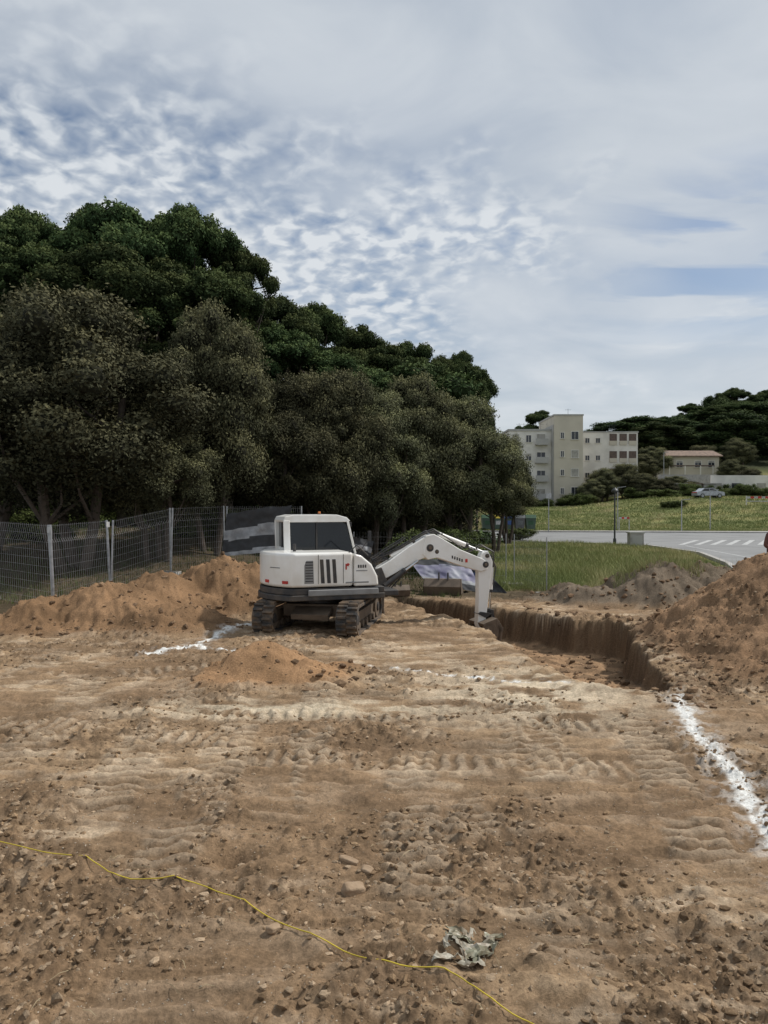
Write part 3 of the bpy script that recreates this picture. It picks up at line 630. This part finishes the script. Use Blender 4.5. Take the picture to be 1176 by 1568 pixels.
for s in(-1,1):
    yc=s*.87; loop=[]
    for i in range(15): a=math.pi/2-math.pi*i/14; loop.append((Lh+r*math.cos(a),r+r*math.sin(a)))
    for i in range(15): a=-math.pi/2-math.pi*i/14; loop.append((-Lh+r*math.cos(a),r+r*math.sin(a)))
    n=len(loop); inner=[((x-(Lh if x>0 else -Lh))*.8+(Lh if x>0 else -Lh) if abs(x)>Lh else x,(z-r)*.8+r) for x,z in loop]
    v=[];w=.22
    for yy in(yc-w,yc+w): v+=[(x,yy,z) for x,z in loop]
    for yy in(yc-w,yc+w): v+=[(x,yy,z) for x,z in inner]
    f=[]
    for i in range(n):
        j=(i+1)%n; f+=[(i,j,n+j,n+i),(2*n+i,3*n+i,3*n+j,2*n+j),(i,2*n+i,2*n+j,j),(n+i,n+j,3*n+j,3*n+i)]
    mb.add(v,f,RUB)
    per=[];P=loop+[loop[0]]
    for a,b_ in zip(P[:-1],P[1:]): per.append((a,b_,math.dist(a,b_)))
    tot=sum(p[2] for p in per); nl=int(tot/.12)
    for k in range(nl):
        q=k*tot/nl
        for a,b_,d in per:
            if q<=d: break
            q-=d
        u=q/d if d else 0; px,pz=a[0]+(b_[0]-a[0])*u,a[1]+(b_[1]-a[1])*u; ang=math.atan2(b_[1]-a[1],b_[0]-a[0])
        M=Matrix.Rotation(-ang,3,'Y'); nx,nz=-math.sin(ang),math.cos(ang)
        for hlf in(-1,1):
            mb.box((px+nx*.012+math.cos(ang)*.03*hlf,yc+hlf*.105,pz+nz*.012+math.sin(ang)*.03*hlf),(.05,.2,.075),RUB,M)
    for wx,wr in((Lh,.235),(-Lh,.235)):
        mb.cyl((wx,yc-.16,r),(wx,yc+.16,r),wr,wr,20,DST); mb.cyl((wx,yc-.19,r),(wx,yc+.19,r),.1,.1,12,BK)
    for wx in np.linspace(-.8,.8,5): mb.cyl((wx,yc-.15,.14),(wx,yc+.15,.14),.085,.085,12,DST)
    mb.box((0,yc,r),(1.9,.2,.22),DST); mb.cyl((.1,yc-.1,.53),(.1,yc+.1,.53),.05,.05,10,DST)
mb.box((0,0,.42),(1.2,1.35,.26),DST); mb.box((.55,0,.38),(.3,1.3,.2),DST,Matrix.Rotation(.3,3,'Y')); mb.box((-.75,0,.40),(.5,.8,.12),DST,Matrix.Rotation(-.3,3,'Y'))
mb.cyl((0,0,.5),(0,0,.7),.48,.48,28,BK)
for s in(-1,1): mb.bar((.6,s*.4,.4),(1.75,s*.55,.3),.1,.14,DST)
bl=[(1.72,.02),(1.82,.0),(1.75,.2),(1.78,.42),(1.72,.44),(1.68,.2)]; mb.prism(bl,-1.08,1.08,DST)
mb.obj('undercarriage',ex,rot=(0,0,math.radians(80)),bevel=.008,seg=1)
yaw=math.radians(19)
def foot(k,x1=1.1,hy=1.02,rr=1.33):
    pts=[(x1,-hy*k)]
    a0=math.asin(hy/rr)
    for i in range(17):
        a=math.pi+a0-2*a0*i/16; pts.append((rr*k*math.cos(a),rr*k*math.sin(a)))
    pts.append((x1,hy*k)); return pts
mb=MB(); mb.prism(foot(1.03),.68,.80,BK,'xy'); mb.prism(foot(1.0),.80,.93,BK,'xy')
mb.box((.2,-1.06,.84),(1.5,.05,.13),GRY); mb.box((1.25,-.62,.78),(.35,.75,.12),BK); mb.box((1.2,.6,.80),(.3,.7,.1),BK)
mb.obj('deck',ex,rot=(0,0,yaw),bevel=.02)
mb=MB()
f0=foot(1.0,x1=.42)
fr=[(.42,-.02),(.42,-1.02)]+f0[1:-1]+[(-.36,1.0),(-.36,-.02)]
mb.prism(fr,.95,1.66,WP,'xy')
mb.obj('engine_bodywork',ex,rot=(0,0,yaw),bevel=.07,seg=4)
mb=MB(); mb.prism([(.435,.945),(.435,1.63),(.6,1.58),(.82,1.40),(.95,1.15),(.98,.945)],-1.02,-.02,WP)
mb.obj('engine_hood',ex,rot=(0,0,yaw),bevel=.05,seg=4)
mb=MB()
for k in range(3):
    x=-.27+k*.13; mb.prism([(x,1.03),(x+.075,1.03),(x+.045,1.52),(x-.03,1.52)],-1.028,-1.018,BK)
mb.prism([(-.62,1.03),(-.42,1.03),(-.44,1.5),(-.58,1.5),(-.62,1.4)],-1.028,-1.018,GRY)
for k in range(8): mb.box((-.52,-1.03,1.08+k*.055),(.16,.008,.02),BK)
mb.box((.20,-1.024,1.32),(.01,.008,.6),BK); mb.box((-.33,-1.024,1.32),(.01,.008,.6),BK)
mb.box((.30,-1.024,1.40),(.05,.008,.06),RED,Matrix.Rotation(.6,3,'Y')); mb.box((.26,-1.024,1.36),(.03,.008,.12),RED); 
for k in range(4): mb.box((.53+k*.05,-1.024,1.36),(.032,.008,.065),BK)
mb.box((.60,-1.024,1.27),(.24,.008,.02),GRY); mb.box((.5,-1.024,1.03),(.5,.008,.03),GRY)
for a in(198,222): a=math.radians(a); mb.box((1.335*math.cos(a),1.335*math.sin(a),1.06),(.02,.14,.06),RED,Matrix.Rotation(a,3,'Z'))
mb.box((1.334*math.cos(math.radians(210)),1.334*math.sin(math.radians(210)),1.35),(.01,.3,.012),BK,Matrix.Rotation(math.radians(210),3,'Z'))
mb.cyl((-.7,-.45,1.64),(-.7,-.45,1.82),.035,.035,10,BK)
mb.cyl((.3,-.98,1.62),(.5,-.98,1.80),.012,.012,6,BK); mb.cyl((.5,-.98,1.80),(.75,-.98,1.58),.012,.012,6,BK)
mb.obj('vents_and_trim',ex,rot=(0,0,yaw),bevel=.003,seg=1)
ya,yb=.04,1.0
mb=MB(); mb.prism([(-.72,1.0),(-.75,2.28),(.42,2.30),(.58,2.2),(.76,1.55),(.74,1.0)],ya+.025,yb-.025,CG)
mb.obj('cab_glazing',ex,rot=(0,0,yaw))
mb=MB(); mb.prism([(-.84,2.30),(-.80,2.38),(-.6,2.42),(.36,2.42),(.58,2.36),(.66,2.28),(.55,2.26),(-.8,2.26)],ya-.02,yb+.02,WP)
for yy in (ya,yb):
    mb.bar((-.73,yy,.95),(-.77,yy,2.3),.07,.14,WP,up=(1,0,0)); mb.bar((-.1,yy,.95),(-.1,yy,2.3),.03,.035,BK,up=(1,0,0))
    mb.bar((.60,yy,2.28),(.78,yy,1.55),.05,.05,WP,up=(1,0,0)); mb.bar((.78,yy,1.55),(.76,yy,.95),.05,.05,WP,up=(1,0,0))
mb.box((-.755,(ya+yb)/2,1.33),(.06,yb-ya,.75),WP); mb.box((.02,(ya+yb)/2,1.0),(1.5,yb-ya+.03,.2),WP)
mb.box((.0,yb,1.22),(1.45,.04,.5),WP); mb.box((-.765,(ya+yb)/2,1.95),(.04,.03,.6),BK)
mb.obj('cab_frame',ex,rot=(0,0,yaw),bevel=.025,seg=3)
mb=MB(); mb.cyl((.1,.6,2.42),(.1,.6,2.44),.045,.045,14,BK); mb.cyl((.1,.6,2.44),(.1,.6,2.49),.035,.028,14,ORG)
mb.box((.70,.3,2.2),(.1,.16,.1),BK); mb.cyl((.8,.0,1.5),(1.05,-.1,1.9),.01,.01,6,BK); mb.box((1.06,-.11,1.95),(.04,.14,.22),BK)
for yy in (.25,.8): mb.cyl((.72,yy,1.5),(.78,yy,1.75),.01,.01,6,BK)
mb.obj('beacon_and_mirror',ex,rot=(0,0,yaw),bevel=.005,seg=1)
mb=MB(); yc=-.1
mb.prism([(.98,.72),(1.35,.78),(1.42,.98),(1.3,1.26),(1.05,1.2)],yc-.16,yc+.16,BK)
mb.prism([(1.12,1.0),(1.22,.92),(1.6,1.10),(2.15,1.38),(2.52,1.50),(2.6,1.68),(2.55,1.88),(2.36,1.92),(1.95,1.70),(1.5,1.40),(1.12,1.20)],yc-.12,yc+.12,WP)
mb.prism([(2.28,1.52),(2.40,1.40),(2.62,1.44),(3.2,1.25),(3.72,1.10),(3.88,1.14),(3.9,1.30),(3.78,1.39),(3.2,1.62),(2.75,1.88),(2.55,1.98),(2.35,1.94)],yc-.145,yc+.145,WP)
mb.prism([(3.68,1.26),(3.76,1.52),(3.92,1.58),(4.04,1.35),(4.02,1.1),(3.94,.45),(3.85,-.20),(3.70,-.24),(3.66,-.13),(3.69,.5)],yc-.10,yc+.10,WP)
mb.obj('boom_and_stick',ex,rot=(0,0,yaw),bevel=.018,seg=2)
mb=MB()
for (x,z,rr,w) in((1.18,1.06,.07,.19),(2.45,1.67,.085,.165),(3.84,1.26,.075,.16),(3.77,-.17,.05,.15),(3.9,1.46,.05,.13),(2.62,1.58,.05,.15)):
    mb.cyl((x,yc-w,z),(x,yc+w,z),rr,rr,16,BK); mb.cyl((x,yc-w-.01,z),(x,yc+w+.01,z),rr*.45,rr*.45,12,DST)
def hyd(a,b_,r,fr=.55,y=yc):
    a=Vector((a[0],y,a[1]));b_=Vector((b_[0],y,b_[1]));m_=a.lerp(b_,fr); mb.cyl(a,m_,r,r,12,BK if r>.058 else WP); mb.cyl(m_,b_,r*.5,r*.5,10,CHR); mb.cyl(a.lerp(b_,fr-.04),a.lerp(b_,fr+.02),r*1.2,r*1.2,12,BK)
hyd((1.35,.85),(2.15,1.39),.06,.6,yc-.17); hyd((1.35,.85),(2.15,1.39),.06,.6,yc+.17)
hyd((1.55,1.50),(2.5,1.98),.05,.6); hyd((2.72,1.97),(3.9,1.52),.055,.6)
hyd((4.07,1.32),(4.02,.15),.045,.6); 
HZ=[[(1.1,1.45),(1.5,1.55),(2.0,1.81),(2.4,2.03),(2.8,1.99)],[(1.15,1.25),(1.35,1.5),(1.8,1.69),(2.3,1.97)],[(2.3,1.97),(2.6,2.08),(2.9,1.91),(3.3,1.65)],[(3.4,1.55),(3.8,1.70),(4.1,1.55),(4.08,1.2)],[(1.0,.95),(1.2,1.4),(1.5,1.45)],[(1.25,.8),(1.5,.75),(1.8,1.05),(2.0,1.25)],[(4.0,1.5),(4.15,1.2),(4.08,.8)],[(1.0,1.1),(1.1,1.42),(1.4,1.62),(1.9,1.9)]]
for i,h in enumerate(HZ):
    for yo in(-.05,.04): mb.tube([(x,yc+yo,z+yo*.3) for x,z in h],[.016]*len(h),6,BK)
for k in range(5): mb.box((3.0+k*.06,yc-.148,1.45-k*.02),(.035,.008,.07),BK)
mb.box((3.35,yc-.148,1.36),(.06,.008,.08),RED)
mb.prism([(3.97,.22),(4.06,.20),(4.1,-.08),(4.02,-.1)],yc-.12,yc+.12,BK); mb.prism([(3.72,.17),(3.66,.12),(3.86,.02),(4.02,.12)],yc-.13,yc+.13,BK)
o_=.10
bk=[(3.66,.02),(4.02,.14),(4.18,-.1),(4.12,-.42),(3.9,-.62),(3.55,-.66),(3.5,-.62),(3.85,-.54),(4.02,-.38),(4.06,-.12),(3.96,.02),(3.7,-.06)]
mb.prism([(a,b_-o_) for a,b_ in bk],yc-.38,yc+.38,DST)
for s in(-.38,.355): mb.prism([(a,b_-o_) for a,b_ in [(3.68,-.02),(4.0,.1),(4.14,-.12),(4.08,-.4),(3.88,-.58),(3.55,-.62)]],yc+s,yc+s+.025,DST)
for k in range(5): mb.box((3.47,yc-.34+k*.17,-.65-o_),(.16,.07,.03),DST)
mb.obj('hydraulics_and_bucket',ex,rot=(0,0,yaw),bevel=.005,seg=1)
for (x,y,rz,sc) in((.35,21.9,.3,.7),(1.75,22.6,-.2,1.1)):
    mb=MB(); pr=[(-.3,.0),(.25,.0),(.35,.25),(.2,.45),(.1,.45),(.27,.25),(.2,.06),(-.3,.06)]
    mb.prism([(a*sc,b_*sc) for a,b_ in pr],-.5*sc,.5*sc,DST)
    for s in(-.5,.47): mb.prism([(-.3*sc,0),(.25*sc,0),(.35*sc,.25*sc),(.2*sc,.45*sc)],s*sc,(s+.03)*sc,DST)
    for s in(-.12,.12): mb.prism([(.1*sc,.44*sc),(.25*sc,.42*sc),(.2*sc,.62*sc)],s*sc,(s+.04)*sc,BK)
    mb.obj('spare_excavator_bucket',None,(x,y,gz(x,y)),(0,0,rz-1.57),bevel=.008)
# ---------------------------------------------------------------- person at right edge
def person(x,y,z,rot):
    e=empty('worker',(x,y,z),(0,0,rot))
    J=[((0,0,.98),.15),((0,0,1.18),.14),((0,0,1.38),.17),((0,0,1.5),.07),((0,.01,1.58),.055),
       ((.19,0,1.42),.065),((.31,.02,1.17),.047),((.17,-.16,1.05),.036),((-.19,0,1.42),.065),((-.31,.02,1.17),.047),((-.17,-.16,1.05),.036),
       ((.1,0,.9),.095),((.12,-.02,.5),.062),((.13,.02,.1),.045),((.13,-.16,.04),.04),((-.1,0,.9),.095),((-.13,-.02,.5),.062),((-.15,.02,.1),.045),((-.15,-.16,.04),.04)]
    E=[(0,1),(1,2),(2,3),(3,4),(2,5),(5,6),(6,7),(2,8),(8,9),(9,10),(0,11),(11,12),(12,13),(13,14),(0,15),(15,16),(16,17),(17,18)]
    me=bpy.data.meshes.new('body'); me.from_pydata([j[0] for j in J],E,[]); o=link('clothed_body',me,e)
    sk=o.modifiers.new('s','SKIN')
    for i,j in enumerate(J): me.skin_vertices[0].data[i].radius=(j[1],j[1]*.8)
    me.skin_vertices[0].data[0].use_root=True
    o.modifiers.new('u','SUBSURF').levels=2; me.materials.append(mat('work_jacket',(.14,.06,.045),.9))
    skin=mat('skin',(.45,.27,.19),.6); hair=mat('hair',(.03,.02,.015),.7)
    v,f=ico(3); w=v.copy(); w[:,0]*=.075; w[:,1]*=.095; w[:,2]*=.12; w[:,2]+=1.67; k=v[:,2]<-.3; w[k,0]*=.85
    k=(np.abs(v[:,0])<.2)&(v[:,1]<-.8)&(np.abs(v[:,2]+.1)<.2); w[k,1]-=.02
    link('head',np_mesh('head',w,f,skin,True),e)
    w2=v*np.array([.08,.098,.11])+np.array([0,.015,1.70]); ff=f[(v[f].mean(1)[:,2]>.05)|(v[f].mean(1)[:,1]>.35)]; link('hair',np_mesh('hair',w2,ff,hair,True),e)
    for s in(-1,1):
        mb=MB(); mb.prism([(-.03,-.01),(.03,-.01),(.035,.07),(-.035,.07)],-.015,.015,skin,'xz')
        for k,(l) in enumerate((.07,.08,.075,.06)): mb.tube([(-.027+k*.018,0,.068),(-.027+k*.018,-.012,.068+l*.5),(-.027+k*.018,-.035,.068+l*.85)],[.009,.008,.006],6,skin)
        mb.tube([(.03,0,.02),(.055,-.01,.045),(.06,-.02,.075)],[.01,.009,.007],6,skin)
        mb.obj('hand',e,loc=(s*.16,-.165,1.05),rot=(1.9,0,s*.9),bevel=.004)
person(8.66,17.1,gz(8.66,17.1)-.02,.6)
# ---------------------------------------------------------------- light, sky, camera
el,az=math.radians(50),math.radians(72)   # az measured from +Y toward +X
dirv=Vector((math.sin(az)*math.cos(el),math.cos(az)*math.cos(el),math.sin(el)))
sl=bpy.data.lights.new('sun','SUN'); sl.energy=3.4; sl.angle=math.radians(2.0); sl.color=(1,.96,.90)
so=bpy.data.objects.new('sun',sl); C.objects.link(so); so.rotation_euler=dirv.to_track_quat('Z','Y').to_euler()
W=bpy.data.worlds.new('World'); S.world=W; W.use_nodes=True; nt=W.node_tree; N=nt.nodes; Lk=nt.links
bg=N['Background']; bg.inputs[1].default_value=.1
sky=N.new('ShaderNodeTexSky'); sky.sky_type='NISHITA'; sky.sun_disc=False; sky.sun_elevation=el; sky.sun_rotation=az
sky.air_density=1.0; sky.dust_density=1.6
tc=N.new('ShaderNodeTexCoord'); sx=N.new('ShaderNodeSeparateXYZ'); Lk.new(tc.outputs['Generated'],sx.inputs[0])
def M(op,a,b_=None,c_=None,clamp=False):
    n=N.new('ShaderNodeMath'); n.operation=op; n.use_clamp=clamp
    for i,q in enumerate((a,b_,c_)):
        if q is None: continue
        if isinstance(q,(int,float)): n.inputs[i].default_value=q
        else: Lk.new(q,n.inputs[i])
    return n.outputs[0]
zz=M('ADD',M('MAXIMUM',sx.outputs[2],0.0),.22)
cb=N.new('ShaderNodeCombineXYZ'); Lk.new(M('DIVIDE',sx.outputs[0],zz),cb.inputs[0]); Lk.new(M('DIVIDE',sx.outputs[1],zz),cb.inputs[1])
def NZ(scale,det,dist=0,off=(0,0,0),st=(1,1,1),rot=0,rough=.5):
    mp=N.new('ShaderNodeMapping'); mp.inputs['Location'].default_value=off; mp.inputs['Scale'].default_value=st; mp.inputs['Rotation'].default_value=(0,0,rot); Lk.new(cb.outputs[0],mp.inputs[0])
    n=N.new('ShaderNodeTexNoise'); n.inputs['Scale'].default_value=scale; n.inputs['Detail'].default_value=det; n.inputs['Distortion'].default_value=dist; n.inputs['Roughness'].default_value=rough
    Lk.new(mp.outputs[0],n.inputs['Vector']); return n.outputs[0]
def MR(x,a,b_,c_,d):
    n=N.new('ShaderNodeMapRange'); Lk.new(x,n.inputs[0]); 
    for i,q in enumerate((a,b_,c_,d)): n.inputs[i+1].default_value=q
    return n.outputs[0]
big=NZ(.8,4,.3,(3.1,1.7,0)); mid=NZ(2.4,6,.5,(1,2,0),(1,1.3,1),.5,.5); rip=NZ(19,3,.3,(0,0,0),(1,1.0,1),.7,.45)
# ripple (altocumulus) field: a band of the sky at middle elevation, stronger on the left
elev=sx.outputs[2]
band=M('MULTIPLY',MR(elev,.10,.26,0,1),MR(elev,.60,.40,0,1))
side=M('ADD',MR(NZ(1.6,3,0,(7.3,.4,0)),.30,.70,0,.9),M('MULTIPLY',sx.outputs[0],-.9))
ripm=M('MULTIPLY',MR(side,.22,.62,0,1),band)
# thin breaks in the cloud low on the right
brk=M('MULTIPLY',M('MULTIPLY',MR(sx.outputs[0],.22,.36,0,1),M('MULTIPLY',MR(elev,.17,.25,0,1),MR(elev,.40,.32,0,1))),MR(NZ(3.2,5,.6,(4,7,0),(.7,1.6,1),.35),.46,.56,0,.75))
cov=M('ADD',MR(big,.35,.60,.74,1.0),M('MULTIPLY',M('SUBTRACT',mid,.5),.6))
cov=M('SUBTRACT',M('ADD',cov,M('MULTIPLY',M('MULTIPLY',M('SUBTRACT',rip,.54),2.6),ripm)),brk,None,True)
cmx=N.new('ShaderNodeMix'); cmx.data_type='RGBA'; cmx.inputs[6].default_value=(5.0,5.55,6.2,1); cmx.inputs[7].default_value=(7.3,7.65,8.0,1)
br=M('ADD',MR(mid,.38,.66,.05,.5),M('MULTIPLY',MR(rip,.46,.64,0,.7),ripm),None,True); br=M('ADD',br,MR(elev,.45,.05,0,.4),None,True); Lk.new(br,cmx.inputs[0])
fin=N.new('ShaderNodeMix'); fin.data_type='RGBA'; Lk.new(M('MULTIPLY',cov,.95),fin.inputs[0]); Lk.new(sky.outputs[0],fin.inputs[6]); Lk.new(cmx.outputs[2],fin.inputs[7])
Lk.new(fin.outputs[2],bg.inputs[0])
cam=bpy.data.cameras.new('camera'); co=bpy.data.objects.new('camera',cam); C.objects.link(co); S.camera=co
co.location=(0,0,2.6); co.rotation_euler=(math.radians(90-.44),0,0); cam.sensor_fit='VERTICAL'; cam.sensor_height=24; cam.lens=12/math.tan(math.radians(67.3/2)); cam.clip_end=3000; cam.clip_start=.05
